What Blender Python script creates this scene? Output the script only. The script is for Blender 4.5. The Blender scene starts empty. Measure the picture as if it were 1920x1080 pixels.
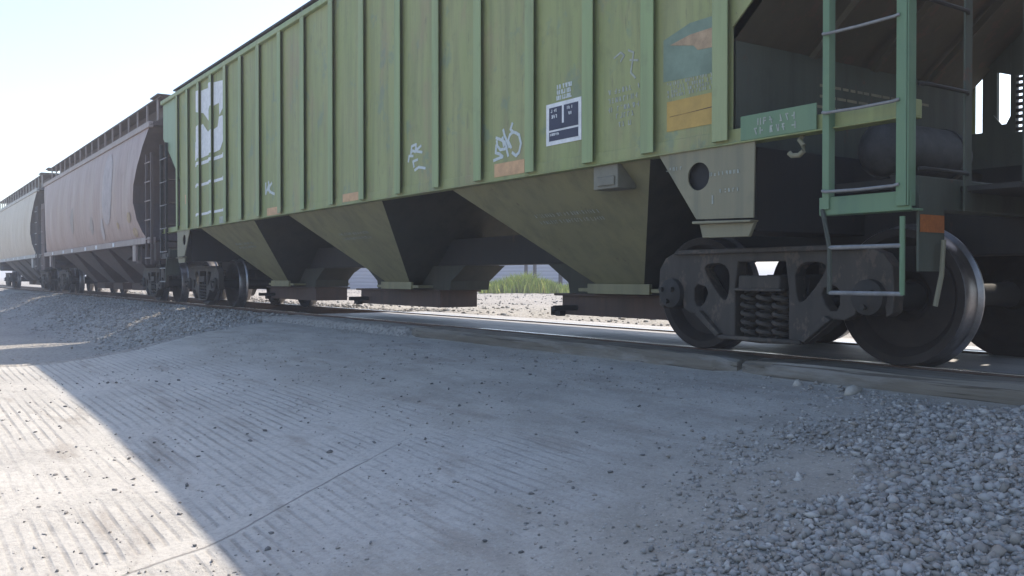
import bpy, bmesh, math, random
import numpy as np
from mathutils import Vector, Matrix

# ------------------------------------------------------------------ camera, sky, sun, exposure
# Frame used while modelling: s = metres along the track to the LEFT of the camera,
# D = metres across (away from the camera), z = up, rail tops at z = 0.  World x = -s, y = D.
scene = bpy.context.scene
COL = scene.collection
YAW = math.radians(34.5)
cam = bpy.data.cameras.new('camera')
cam.sensor_width = 36.0
cam.lens = 36.0 * 1705 / 1920
cam.clip_start = 0.05
cam.clip_end = 4000
camo = bpy.data.objects.new('camera', cam)
COL.objects.link(camo)
camo.location = (0, 0, 0.589)
pitch = math.atan(21 / 1705)
look = Vector((-math.cos(YAW) * math.cos(pitch), math.sin(YAW) * math.cos(pitch), -math.sin(pitch)))
camo.rotation_euler = look.to_track_quat('-Z', 'Y').to_euler()
scene.camera = camo

SUN = Vector((-0.42, 1.0, 1.38)).normalized()
sun_el = math.asin(SUN.z)
sun_az = math.atan2(SUN.x, SUN.y)
world = bpy.data.worlds.new('World')
scene.world = world
world.use_nodes = True
wn = world.node_tree.nodes
bg = wn['Background']
sky = wn.new('ShaderNodeTexSky')
sky.sky_type = 'NISHITA'
sky.sun_disc = False
sky.sun_elevation = sun_el
sky.sun_rotation = sun_az
sky.air_density = 1.0
sky.dust_density = 1.6
sky.ozone_density = 2.0
world.node_tree.links.new(sky.outputs[0], bg.inputs[0])
bg.inputs[1].default_value = 0.13
sl = bpy.data.lights.new('sun', 'SUN')
sl.energy = 2.75
sl.angle = math.radians(0.53)
sl.color = (1.0, 0.90, 0.76)
slo = bpy.data.objects.new('sun', sl)
COL.objects.link(slo)
slo.rotation_euler = (-SUN).to_track_quat('-Z', 'Y').to_euler()
scene.view_settings.view_transform = 'Standard'
scene.view_settings.look = 'None'
scene.view_settings.gamma = 1
scene.view_settings.exposure = 1.3

rng = np.random.default_rng(7)
random.seed(7)

# ------------------------------------------------------------------ materials
class NT:
    def __init__(self, name):
        m = bpy.data.materials.new(name)
        m.use_nodes = True
        self.m = m
        self.n = m.node_tree.nodes
        self.l = m.node_tree.links
        self.b = self.n['Principled BSDF']
        self.tc = self.n.new('ShaderNodeTexCoord').outputs['Object']
    def mapv(self, sc, loc=(0, 0, 0)):
        a = self.n.new('ShaderNodeMapping')
        a.inputs['Scale'].default_value = sc
        a.inputs['Location'].default_value = loc
        self.l.new(self.tc, a.inputs[0])
        return a.outputs[0]
    def noise(self, scale=5, detail=4, sc=(1, 1, 1), loc=(0, 0, 0), rough=0.6, dist=0.0):
        a = self.n.new('ShaderNodeTexNoise')
        a.inputs['Scale'].default_value = scale
        a.inputs['Detail'].default_value = detail
        a.inputs['Roughness'].default_value = rough
        a.inputs['Distortion'].default_value = dist
        self.l.new(self.mapv(sc, loc), a.inputs['Vector'])
        return a.outputs['Fac']
    def streak(self, scale, along, sc, detail=6, rough=0.7, loc=(0, 0, 0)):
        a = self.n.new('ShaderNodeMapping')
        a.vector_type = 'TEXTURE'
        a.inputs['Rotation'].default_value = (0, 0, along)
        a.inputs['Scale'].default_value = (1 / sc[0], 1 / sc[1], 1)
        a.inputs['Location'].default_value = loc
        self.l.new(self.tc, a.inputs[0])
        b = self.n.new('ShaderNodeTexNoise')
        b.inputs['Scale'].default_value = scale
        b.inputs['Detail'].default_value = detail
        b.inputs['Roughness'].default_value = rough
        self.l.new(a.outputs[0], b.inputs['Vector'])
        return b.outputs['Fac']
    def voro(self, scale, feature='F1', out='Distance'):
        a = self.n.new('ShaderNodeTexVoronoi')
        a.inputs['Scale'].default_value = scale
        a.feature = feature
        self.l.new(self.tc, a.inputs['Vector'])
        return a.outputs[out]
    def ramp(self, f, stops):
        a = self.n.new('ShaderNodeValToRGB')
        e = a.color_ramp.elements
        while len(e) < len(stops):
            e.new(0.5)
        for i, (p, c) in enumerate(stops):
            e[i].position = p
            if not hasattr(c, '__len__'):
                c = (c, c, c)
            e[i].color = (c[0], c[1], c[2], 1)
        self.l.new(f, a.inputs[0])
        return a.outputs[0]
    def mix(self, f, a, b):
        x = self.n.new('ShaderNodeMix')
        x.data_type = 'RGBA'
        for sock, v in ((x.inputs[0], f), (x.inputs[6], a), (x.inputs[7], b)):
            if hasattr(v, 'is_linked'):
                self.l.new(v, sock)
            elif hasattr(v, '__len__'):
                sock.default_value = (v[0], v[1], v[2], 1)
            else:
                sock.default_value = v
        return x.outputs[2]
    def math(self, op, a, b=0.0, c=0.0):
        x = self.n.new('ShaderNodeMath')
        x.operation = op
        for i, v in enumerate((a, b, c)):
            if hasattr(v, 'is_linked'):
                self.l.new(v, x.inputs[i])
            else:
                x.inputs[i].default_value = v
        return x.outputs[0]
    def sep(self):
        x = self.n.new('ShaderNodeSeparateXYZ')
        self.l.new(self.tc, x.inputs[0])
        return x.outputs
    def color(self, c):
        if hasattr(c, 'is_linked'):
            self.l.new(c, self.b.inputs['Base Color'])
        else:
            self.b.inputs['Base Color'].default_value = (c[0], c[1], c[2], 1)
        return self
    def rough(self, r, metal=0.0, spec=None):
        if hasattr(r, 'is_linked'):
            self.l.new(r, self.b.inputs['Roughness'])
        else:
            self.b.inputs['Roughness'].default_value = r
        self.b.inputs['Metallic'].default_value = metal
        if spec is not None:
            self.b.inputs['Specular IOR Level'].default_value = spec
        return self
    def bump(self, h, strength=0.3, dist=0.02):
        x = self.n.new('ShaderNodeBump')
        x.inputs['Strength'].default_value = strength
        x.inputs['Distance'].default_value = dist
        self.l.new(h, x.inputs['Height'])
        self.l.new(x.outputs[0], self.b.inputs['Normal'])
        return self

M = {}
def paint(key, c1, c2, dirt, rust=None, rough=0.6, streak=2.2, rustamt=0.62, seed=0.0, wear=False):
    """Weathered painted steel: two faded tones, vertical grime streaks, rust flecks."""
    t = NT(key)
    L = (seed, seed * 1.7, seed * 0.3)
    a = t.ramp(t.noise(0.9, 3, (1.6, 1, 0.5), L), [(0.35, c1), (0.65, c2)])
    st = t.ramp(t.noise(streak, 5, (3.2, 3.2, 0.22), L, 0.65), [(0.44, 0), (0.68, 1)])
    a = t.mix(t.math('MULTIPLY', st, 0.55), a, dirt)
    bl = t.ramp(t.noise(3.5, 6, (1, 1, 0.8), (seed + 3, 1, 2), 0.7), [(0.56, 0), (0.7, 1)])
    a = t.mix(t.math('MULTIPLY', bl, 0.4), a, dirt)
    if rust:
        rf = t.ramp(t.noise(6, 8, (1, 1, 0.6), (seed + 9, 4, 2), 0.75), [(rustamt, 0), (rustamt + 0.05, 1)])
        a = t.mix(t.math('MULTIPLY', rf, 0.7), a, rust)
    if wear:
        w1 = t.ramp(t.noise(1.3, 6, (1.6, 1, 0.7), (4.4, 1, 8.1), 0.68), [(0.54, 0), (0.66, 1)])
        a = t.mix(t.math('MULTIPLY', w1, 0.40), a, (0.30, 0.215, 0.14))
        w2 = t.ramp(t.noise(1.7, 7, (1.3, 1, 1.1), (14.4, 1, 2.1), 0.7), [(0.56, 0), (0.63, 1)])
        a = t.mix(t.math('MULTIPLY', w2, 0.5), a, (0.15, 0.215, 0.165))
        w3 = t.ramp(t.noise(7, 7, (1.5, 1, 0.25), (2, 7, 1), 0.75), [(0.58, 0), (0.66, 1)])
        a = t.mix(t.math('MULTIPLY', w3, 0.45), a, (0.13, 0.11, 0.075))
        w4 = t.ramp(t.noise(16, 5, (1, 1, 0.7), (5, 2, 6), 0.7), [(0.66, 0), (0.71, 1)])
        a = t.mix(t.math('MULTIPLY', w4, 0.6), a, (0.09, 0.075, 0.055))
    t.color(a).rough(rough, 0.0, 0.35)
    t.bump(t.math('ADD', t.noise(14, 5), t.math('MULTIPLY', t.noise(1.4, 3), 2.5)), 0.16, 0.012)
    M[key] = t.m
    return t
paint('green_paint', (0.255, 0.29, 0.115), (0.30, 0.31, 0.14), (0.155, 0.165, 0.085), (0.20, 0.13, 0.075), rustamt=0.68, wear=True)
paint('rib_green', (0.255, 0.33, 0.155), (0.29, 0.325, 0.165), (0.18, 0.20, 0.105), (0.20, 0.13, 0.075), rustamt=0.72, seed=2)
paint('pale_green', (0.27, 0.36, 0.23), (0.25, 0.33, 0.205), (0.19, 0.23, 0.15), seed=4)
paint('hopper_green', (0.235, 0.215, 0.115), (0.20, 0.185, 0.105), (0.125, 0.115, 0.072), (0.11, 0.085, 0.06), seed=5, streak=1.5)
paint('hopper_dark', (0.045, 0.046, 0.036), (0.06, 0.056, 0.042), (0.03, 0.03, 0.025), (0.06, 0.045, 0.035), rough=0.8, seed=21)  # near-black copy of the hopper paint: shade between hoppers put into the colour
paint('fresh_green', (0.13, 0.215, 0.12), (0.15, 0.225, 0.13), (0.09, 0.15, 0.105), (0.16, 0.11, 0.07), seed=6, rustamt=0.66)
paint('dark_steel', (0.027, 0.025, 0.024), (0.04, 0.036, 0.032), (0.025, 0.024, 0.024), (0.07, 0.045, 0.03), rough=0.75, seed=7)
paint('frame_steel', (0.043, 0.037, 0.032), (0.068, 0.057, 0.047), (0.022, 0.02, 0.018), (0.11, 0.085, 0.065), rough=0.75, seed=8, rustamt=0.54)
paint('grimy_green', (0.075, 0.085, 0.065), (0.09, 0.095, 0.075), (0.05, 0.05, 0.042), (0.12, 0.07, 0.05), rough=0.75, seed=9, rustamt=0.6)
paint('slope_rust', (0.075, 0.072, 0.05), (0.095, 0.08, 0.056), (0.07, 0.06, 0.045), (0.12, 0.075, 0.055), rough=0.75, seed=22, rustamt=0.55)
paint('gate_rust', (0.105, 0.065, 0.05), (0.085, 0.06, 0.05), (0.05, 0.04, 0.036), (0.13, 0.075, 0.05), rough=0.8, seed=10)
paint('gusset_grey', (0.235, 0.212, 0.135), (0.205, 0.185, 0.12), (0.12, 0.12, 0.09), (0.16, 0.11, 0.07), seed=11, rustamt=0.68)
paint('brown_paint', (0.37, 0.265, 0.24), (0.33, 0.22, 0.185), (0.22, 0.14, 0.11), (0.15, 0.085, 0.06), rough=0.5, seed=12)
paint('brown_trim', (0.33, 0.27, 0.25), (0.28, 0.22, 0.20), (0.2, 0.15, 0.13), rough=0.55, seed=13)
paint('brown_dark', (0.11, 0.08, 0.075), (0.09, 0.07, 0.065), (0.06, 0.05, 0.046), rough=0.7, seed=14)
paint('pale_paint', (0.56, 0.475, 0.38), (0.50, 0.41, 0.315), (0.36, 0.28, 0.20), (0.2, 0.13, 0.09), rough=0.5, seed=15)
paint('pale_trim', (0.46, 0.45, 0.42), (0.4, 0.38, 0.35), (0.3, 0.27, 0.24), rough=0.55, seed=16)
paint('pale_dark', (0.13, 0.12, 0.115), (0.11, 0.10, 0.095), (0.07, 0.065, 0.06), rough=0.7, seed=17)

def simple(key, c, rough=0.7, metal=0.0, var=0.25, scale=6, spec=0.4):
    t = NT(key)
    d = tuple(x * (1 - var) for x in c)
    t.color(t.ramp(t.noise(scale, 5, rough=0.7), [(0.35, d), (0.65, c)])).rough(rough, metal, spec)
    M[key] = t.m
    return t
simple('white_paint', (0.74, 0.74, 0.74), 0.7, var=0.2, scale=9)
simple('faded_white', (0.40, 0.42, 0.36), 0.8, var=0.35, scale=20)
simple('spray_white', (0.55, 0.59, 0.58), 0.7, var=0.2, scale=30)
simple('navy_panel', (0.045, 0.05, 0.085), 0.6, var=0.2)
simple('orange_reflector', (0.50, 0.235, 0.10), 0.5, var=0.35, scale=9)
simple('faded_orange', (0.60, 0.36, 0.19), 0.6, var=0.25, scale=12)
simple('amber_reflector', (0.42, 0.13, 0.03), 0.5, var=0.3, scale=25)
simple('yellow_panel', (0.47, 0.30, 0.075), 0.55, var=0.2, scale=7)
simple('teal_patch', (0.205, 0.27, 0.20), 0.65, var=0.3, scale=4)
simple('peach_paint', (0.44, 0.31, 0.19), 0.65, var=0.35, scale=9)
simple('worn_steel', (0.33, 0.31, 0.31), 0.38, 0.85, 0.35, 8)
simple('rung_steel', (0.27, 0.265, 0.26), 0.5, 0.4, 0.3, 14)
simple('rail_side', (0.12, 0.075, 0.055), 0.8, 0.2, 0.3, 10)
simple('wheel_face', (0.036, 0.028, 0.024), 0.75, 0.3, 0.4, 5)
simple('faded_round', (0.43, 0.36, 0.345), 0.6, var=0.25, scale=3)
simple('grey_box', (0.19, 0.18, 0.14), 0.6, var=0.25)
simple('reservoir_grey', (0.07, 0.068, 0.066), 0.75, var=0.45, scale=8)
simple('rubber', (0.04, 0.04, 0.042), 0.8)
simple('pole_dark', (0.045, 0.045, 0.06), 0.7)
simple('hole_shade', (0.03, 0.03, 0.03), 0.9)  # near-black tone painted as the shade inside the plate holes

t = NT('rail_top'); t.color((0.55, 0.54, 0.53)).rough(t.ramp(t.noise(12, 3, (0.15, 1, 1)), [(0.3, 0.18), (0.7, 0.4)]), 1.0); M['rail_top'] = t.m

# concrete road: raked grooves parallel to the track, dusty patches, one skewed slab joint
t = NT('road_concrete')
x, y, z = t.sep()
wob = t.math('MULTIPLY', t.math('SUBTRACT', t.noise(1.3, 3, (0.6, 1, 1)), 0.5), 0.045)
yy = t.math('ADD', y, wob)
gro = t.math('PINGPONG', yy, 0.034)                       # 0..0.034 triangle wave, 6.8 cm pitch
gr = t.ramp(t.math('DIVIDE', gro, 0.034), [(0.0, 1), (0.18, 0.9), (0.42, 0)])
fade = t.ramp(t.noise(0.75, 4, loc=(4.2, 1.5, 0), rough=0.65), [(0.36, 0), (0.56, 1)])
fine = t.ramp(t.noise(9, 3, (0.5, 1.4, 1)), [(0.3, 0.25), (0.6, 1)])
# joint: distance from the line through (x,y)=(-3.99,.92) with direction (-1.25,2.12)
jn = math.hypot(1.25, 2.12)
jd = t.math('ADD', t.math('MULTIPLY', t.math('ADD', x, 3.99), 2.12 / jn), t.math('MULTIPLY', t.math('SUBTRACT', y, 0.92), 1.25 / jn))
jd = t.math('ADD', jd, t.math('MULTIPLY', t.math('SUBTRACT', t.noise(5, 3), 0.5), 0.035))
ja = t.math('ABSOLUTE', jd)
joint = t.math('MULTIPLY', t.ramp(t.math('DIVIDE', ja, 0.03), [(0.10, 1), (0.36, 0)]), t.ramp(t.math('ADD', t.math('MULTIPLY', y, 0.3), t.math('MULTIPLY', t.noise(4, 3), 0.3)), [(0.78, 1), (0.98, 0.0)]))
band = t.ramp(t.math('DIVIDE', t.math('ABSOLUTE', t.math('ADD', jd, 0.05)), 0.25), [(0.28, 0), (0.4, 1)])
far = t.ramp(t.math('ADD', y, t.math('MULTIPLY', t.noise(1.2, 3), 0.8)), [(0.0, 0), (1, 0)])
near_c = t.ramp(t.math('DIVIDE', t.math('ADD', y, t.math('MULTIPLY', t.math('SUBTRACT', t.noise(0.9, 4), 0.5), 1.6)), 5.0), [(0.52, 1), (0.66, 0)])
gs_ = t.ramp(t.math('DIVIDE', t.math('SUBTRACT', t.math('MULTIPLY', x, -1), 2.6), 1.6), [(0, 0), (1, 1)])
gmask = t.math('MULTIPLY', t.math('MULTIPLY', gr, t.math('MULTIPLY', gs_, fade)), t.math('MULTIPLY', band, t.math('MULTIPLY', near_c, fine)))
base = t.ramp(t.noise(1.1, 6, rough=0.7), [(0.3, (0.40, 0.38, 0.35)), (0.7, (0.50, 0.475, 0.435))])
base = t.mix(t.math('MULTIPLY', t.ramp(t.noise(22, 5), [(0.45, 0), (0.7, 1)]), 0.35), base, (0.27, 0.25, 0.23))
dusty = t.mix(t.ramp(t.noise(0.6, 5, (0.6, 1.2, 1), (2, 2, 0), 0.7), [(0.40, 0), (0.62, 1)]), (0.43, 0.40, 0.355), (0.37, 0.345, 0.31))
base = t.mix(t.math('SUBTRACT', 1.0, near_c), base, dusty)
base = t.mix(t.ramp(t.noise(2.6, 5, (0.35, 1.4, 1), (7, 3, 0)), [(0.56, 0), (0.66, 0.5)]), base, (0.26, 0.225, 0.19))
base = t.mix(t.math('MULTIPLY', gmask, 0.6), base, (0.17, 0.162, 0.155))
base = t.mix(t.math('MULTIPLY', joint, 0.65), base, (0.13, 0.125, 0.12))
sp = t.ramp(t.voro(26), [(0.10, 1), (0.17, 0)])
base = t.mix(t.math('MULTIPLY', sp, t.ramp(t.noise(5, 2), [(0.52, 0), (0.6, 0.6)])), base, (0.12, 0.115, 0.11))
soil = t.ramp(t.math('ADD', t.math('MULTIPLY', t.math('ADD', x, 3.75), 0.55), t.math('MULTIPLY', t.math('SUBTRACT', t.noise(1.7, 6, rough=0.72), 0.5), 1.5)), [(0.0, 0), (0.5, 1)])
soilc = t.ramp(t.noise(3, 7, rough=0.8), [(0.3, (0.25, 0.23, 0.195)), (0.7, (0.37, 0.34, 0.295))])
base = t.mix(t.math('MULTIPLY', soil, 0.85), base, soilc)
drt = t.ramp(t.noise(2.4, 8, (0.55, 1.2, 1), (11, 5, 0), 0.78), [(0.42, 0), (0.6, 1)])
base = t.mix(t.math('MULTIPLY', drt, t.math('MULTIPLY', t.math('SUBTRACT', 1.0, near_c), 0.55)), base, (0.25, 0.23, 0.20))
base = t.mix(t.math('MULTIPLY', t.ramp(t.noise(45, 4, rough=0.7), [(0.5, 0), (0.66, 1)]), 0.3), base, (0.16, 0.15, 0.14))
base = t.mix(t.math('MULTIPLY', t.ramp(t.noise(60, 3, loc=(3, 3, 3)), [(0.58, 0), (0.68, 1)]), 0.3), base, (0.56, 0.53, 0.49))
t.color(base).rough(0.9, 0, 0.2)
stk = t.streak(1.0, math.radians(128), (0.45, 3.2))
base = t.mix(t.math('MULTIPLY', t.ramp(stk, [(0.52, 0), (0.66, 1)]), 0.42), base, (0.23, 0.21, 0.18))
stk2 = t.streak(1.3, math.radians(140), (0.5, 4.5), loc=(3, 9, 0))
base = t.mix(t.math('MULTIPLY', t.ramp(stk2, [(0.56, 0), (0.64, 1)]), 0.35), base, (0.46, 0.43, 0.39))
blot = t.ramp(t.noise(3.2, 8, (0.8, 1.1, 1), (1, 6, 0), 0.8), [(0.52, 0), (0.62, 1)])
base = t.mix(t.math('MULTIPLY', blot, 0.3), base, (0.2, 0.185, 0.165))
hh = t.math('ADD', t.math('MULTIPLY', gmask, -0.8), t.math('MULTIPLY', joint, -1.3))
hh = t.math('ADD', hh, t.math('MULTIPLY', t.noise(18, 6, rough=0.75), 0.9))
hh = t.math('ADD', hh, t.math('MULTIPLY', t.noise(3, 5, rough=0.7), 1.6))
hh = t.math('ADD', hh, t.math('MULTIPLY', t.noise(55, 3, rough=0.7), 0.5))
hh = t.math('ADD', hh, t.math('MULTIPLY', stk, 1.6))
hh = t.math('ADD', hh, t.math('MULTIPLY', blot, 0.5))
t.bump(hh, 0.55, 0.016)
M['road_concrete'] = t.m

# stony dirt for the ground sheet
t = NT('dirt')
base = t.ramp(t.noise(0.5, 7, rough=0.7), [(0.3, (0.25, 0.235, 0.215)), (0.7, (0.36, 0.335, 0.30))])
base = t.mix(t.math('MULTIPLY', t.ramp(t.voro(17), [(0.12, 0), (0.5, 1)]), 0.4), base, (0.45, 0.42, 0.385))
base = t.mix(t.ramp(t.noise(14, 4), [(0.5, 0), (0.68, 0.6)]), base, (0.15, 0.14, 0.13))
t.color(base).rough(0.95, 0, 0.15)
t.bump(t.math('ADD', t.noise(7, 7, rough=0.75), t.math('MULTIPLY', t.voro(20), 0.7)), 0.8, 0.05)
M['dirt'] = t.m

t = NT('panel_surface')
base = t.ramp(t.noise(1.2, 5, (0.25, 2.5, 1), rough=0.7), [(0.3, (0.25, 0.245, 0.24)), (0.7, (0.40, 0.385, 0.37))])
base = t.mix(t.ramp(t.noise(9, 5, (0.3, 1.5, 1)), [(0.52, 0), (0.7, 0.6)]), base, (0.17, 0.16, 0.155))
t.color(base).rough(0.62, 0, 0.35)
t.bump(t.noise(6, 5, (0.3, 2, 1)), 0.4, 0.03)
M['panel_surface'] = t.m

t = NT('old_timber')
base = t.ramp(t.noise(3, 6, (0.22, 4, 4), rough=0.7), [(0.3, (0.125, 0.105, 0.08)), (0.7, (0.215, 0.195, 0.165))])
base = t.mix(t.ramp(t.noise(4, 6, (0.4, 2, 2), (3, 3, 3)), [(0.5, 0), (0.7, 0.7)]), base, (0.30, 0.29, 0.27))
base = t.mix(t.ramp(t.noise(5, 3, (0.12, 7, 7), (1, 8, 3)), [(0.6, 0), (0.66, 0.8)]), base, (0.07, 0.06, 0.05))
t.color(base).rough(0.9, 0, 0.2)
t.bump(t.noise(5, 6, (0.15, 6, 6)), 0.6, 0.03)
M['old_timber'] = t.m

def stone_mat(key, stops):
    t = NT(key)
    g = t.n.new('ShaderNodeNewGeometry')
    c = t.ramp(g.outputs['Random Per Island'], stops)
    c = t.mix(t.math('MULTIPLY', t.noise(30, 4), 0.5), c, (0.25, 0.24, 0.23))
    t.color(c).rough(0.9, 0, 0.2)
    t.bump(t.noise(60, 4), 0.3, 0.01)
    M[key] = t.m
stone_mat('ballast_stone', [(0.0, (0.19, 0.183, 0.175)), (0.2, (0.29, 0.25, 0.205)), (0.5, (0.31, 0.297, 0.28)), (0.85, (0.39, 0.372, 0.35)), (1.0, (0.54, 0.50, 0.45))])
stone_mat('pebble_dark', [(0.0, (0.09, 0.088, 0.085)), (0.7, (0.17, 0.165, 0.16)), (1.0, (0.30, 0.28, 0.26))])
stone_mat('pale_rock', [(0.0, (0.48, 0.44, 0.38)), (1.0, (0.52, 0.48, 0.42))])
t = NT('weed_leaf')
g = t.n.new('ShaderNodeNewGeometry')
t.color(t.ramp(g.outputs['Random Per Island'], [(0.0, (0.17, 0.23, 0.03)), (0.6, (0.33, 0.42, 0.06)), (1.0, (0.52, 0.50, 0.12))])).rough(0.7, 0, 0.2)
M['weed_leaf'] = t.m
t = NT('wall_siding')
x, y, z = t.sep()
w = t.math('PINGPONG', z, 0.11)
t.color(t.mix(t.ramp(t.math('DIVIDE', w, 0.11), [(0.0, 1), (0.25, 0)]), t.ramp(t.noise(1.5, 4, (1, 1, 3)), [(0.3, (0.36, 0.37, 0.43)), (0.7, (0.43, 0.44, 0.49))]), (0.25, 0.26, 0.31))).rough(0.6)
t.bump(w, 0.5, 0.3)
M['wall_siding'] = t.m
simple('wall_roof', (0.3, 0.3, 0.33), 0.6)

# ------------------------------------------------------------------ mesh helpers
ORG = [0.0, 0.0, 0.0]                       # (s, D, z) origin of the thing being built
def P(s, D, z):
    return (-(s - ORG[0]), D - ORG[1], z - ORG[2])

class MB:
    def __init__(self):
        self.v = []
        self.f = []
    def add(self, vs, fs):
        o = len(self.v)
        self.v += [P(*q) for q in vs]
        self.f += [tuple(i + o for i in f) for f in fs]
        return self
    def box(self, s0, s1, D0, D1, z0, z1):
        vs = [(s, D, z) for s in (s0, s1) for D in (D0, D1) for z in (z0, z1)]
        return self.add(vs, [(0, 1, 3, 2), (4, 6, 7, 5), (0, 4, 5, 1), (2, 3, 7, 6), (0, 2, 6, 4), (1, 5, 7, 3)])
    def prism(self, pts, D0, D1):
        """polygon in (s,z), extruded across the track"""
        n = len(pts)
        vs = [(a, D0, b) for a, b in pts] + [(a, D1, b) for a, b in pts]
        return self.add(vs, [tuple(range(n)), tuple(range(2 * n - 1, n - 1, -1))] + [(i, (i + 1) % n, n + (i + 1) % n, n + i) for i in range(n)])
    def prism_s(self, pts, s0, s1):
        """polygon in (D,z), extruded along the track"""
        n = len(pts)
        vs = [(s0, a, b) for a, b in pts] + [(s1, a, b) for a, b in pts]
        return self.add(vs, [tuple(range(n)), tuple(range(2 * n - 1, n - 1, -1))] + [(i, (i + 1) % n, n + (i + 1) % n, n + i) for i in range(n)])
    def tube(self, pts, r, n=8, r2=None):
        pts = [Vector(p) for p in pts]
        rings = []
        up = Vector((0.13, 0.21, 0.97))
        for i, p in enumerate(pts):
            a = pts[max(i - 1, 0)]
            b = pts[min(i + 1, len(pts) - 1)]
            d = (b - a).normalized()
            u = d.cross(up)
            if u.length < 1e-3:
                u = d.cross(Vector((1, 0, 0)))
            u.normalize()
            w = d.cross(u)
            rr = r if r2 is None else r + (r2 - r) * i / (len(pts) - 1)
            rings.append([p + (u * math.cos(k * 2 * math.pi / n) + w * math.sin(k * 2 * math.pi / n)) * rr for k in range(n)])
        vs = [tuple(q) for R in rings for q in R]
        fs = [(i * n + k, i * n + (k + 1) % n, (i + 1) * n + (k + 1) % n, (i + 1) * n + k) for i in range(len(pts) - 1) for k in range(n)]
        fs += [tuple(range(n)), tuple(range((len(pts) - 1) * n, len(pts) * n))]
        return self.add(vs, fs)
    def lathe(self, s, z, prof, n=40):
        """profile of (D, radius) turned about an axis across the track"""
        vs, fs = [], []
        m = len(prof)
        for k in range(n):
            a = 2 * math.pi * k / n
            vs += [(s + r * math.cos(a), D, z + r * math.sin(a)) for D, r in prof]
        for k in range(n):
            for i in range(m - 1):
                fs.append((k * m + i, k * m + i + 1, ((k + 1) % n) * m + i + 1, ((k + 1) % n) * m + i))
        return self.add(vs, fs)
    def build(self, name, mat, parent=None, smooth=False, bevel=0.0, loc=None):
        me = bpy.data.meshes.new(name)
        me.from_pydata(self.v, [], self.f)
        bm = bmesh.new()
        bm.from_mesh(me)
        bmesh.ops.remove_doubles(bm, verts=bm.verts, dist=1e-5)
        bmesh.ops.delete(bm, geom=[v for v in bm.verts if not v.link_faces], context='VERTS')
        bmesh.ops.recalc_face_normals(bm, faces=bm.faces)
        bm.to_mesh(me)
        bm.free()
        if smooth:
            me.polygons.foreach_set('use_smooth', [True] * len(me.polygons))
            try:
                me.set_sharp_from_angle(angle=math.radians(35))
            except Exception:
                pass
        me.materials.append(M[mat])
        o = bpy.data.objects.new(name, me)
        COL.objects.link(o)
        if parent:
            o.parent = parent
        if loc:
            o.location = loc
        if bevel:
            b = o.modifiers.new('bevel', 'BEVEL')
            b.width = bevel
            b.segments = 2
            b.limit_method = 'ANGLE'
        return o

def tag(o, label=None, cat=None, group=None, kind=None):
    if label: o['label'] = label
    if cat: o['category'] = cat
    if group: o['group'] = group
    if kind: o['kind'] = kind
    return o
def empty(name, s, D, z):
    global ORG
    ORG = [s, D, z]
    o = bpy.data.objects.new(name, None)
    o.location = (-s, D, z)
    COL.objects.link(o)
    return o
def world_org():
    global ORG
    ORG = [0.0, 0.0, 0.0]
def bx(name, mat, par, *b, bevel=0.0):
    return MB().box(*b).build(name, mat, par, bevel=bevel)

def raw_mesh(name, V, F, mat, smooth=False):
    me = bpy.data.meshes.new(name)
    V = np.asarray(V, np.float32)
    F = np.asarray(F, np.int32)
    k = F.shape[1]
    me.vertices.add(len(V))
    me.vertices.foreach_set('co', V.ravel())
    me.loops.add(F.size)
    me.loops.foreach_set('vertex_index', F.ravel())
    me.polygons.add(len(F))
    me.polygons.foreach_set('loop_start', np.arange(0, F.size, k, dtype=np.int32))
    if smooth:
        me.polygons.foreach_set('use_smooth', np.ones(len(F), bool))
    me.update(calc_edges=True)
    me.validate()
    me.materials.append(M[mat])
    o = bpy.data.objects.new(name, me)
    COL.objects.link(o)
    return o

# ------------------------------------------------------------------ ground levels
def sst(a, b, x):
    t = np.clip((x - a) / (b - a), 0, 1)
    return t * t * (3 - 2 * t)
_perm = rng.random((64, 64))
def vnoise(x, y):
    xi = np.floor(x).astype(int); yi = np.floor(y).astype(int)
    fx = x - xi; fy = y - yi
    fx = fx * fx * (3 - 2 * fx); fy = fy * fy * (3 - 2 * fy)
    g = lambda i, j: _perm[i % 64, j % 64]
    return (g(xi, yi) * (1 - fx) + g(xi + 1, yi) * fx) * (1 - fy) + (g(xi, yi + 1) * (1 - fx) + g(xi + 1, yi + 1) * fx) * fy
def road_z(s, D):
    zn = np.interp(s, [-4, 0, 3.7, 5.0, 7.1, 9.2, 11.6, 16], [-.76, -.73, -.655, -.585, -.505, -.46, -.42, -.40])
    t = (D - 1.25) / 3.9
    z = np.where(t >= 0, zn + (-.135 - zn) * np.clip(t, 0, 1), zn + (zn + .135) * np.maximum(t, -2) * -0.35 * -1)
    return z + .10 * np.clip((D - 5.17) / .3, 0, 1)
def road_edge(D):
    D = np.asarray(D, float)
    return 11.55 + 2.6 * sst(1.6, 5.0, D) + 0.3 * (vnoise(D * 0.9 + 7, D * 0 + 3) - 0.5)
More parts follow.
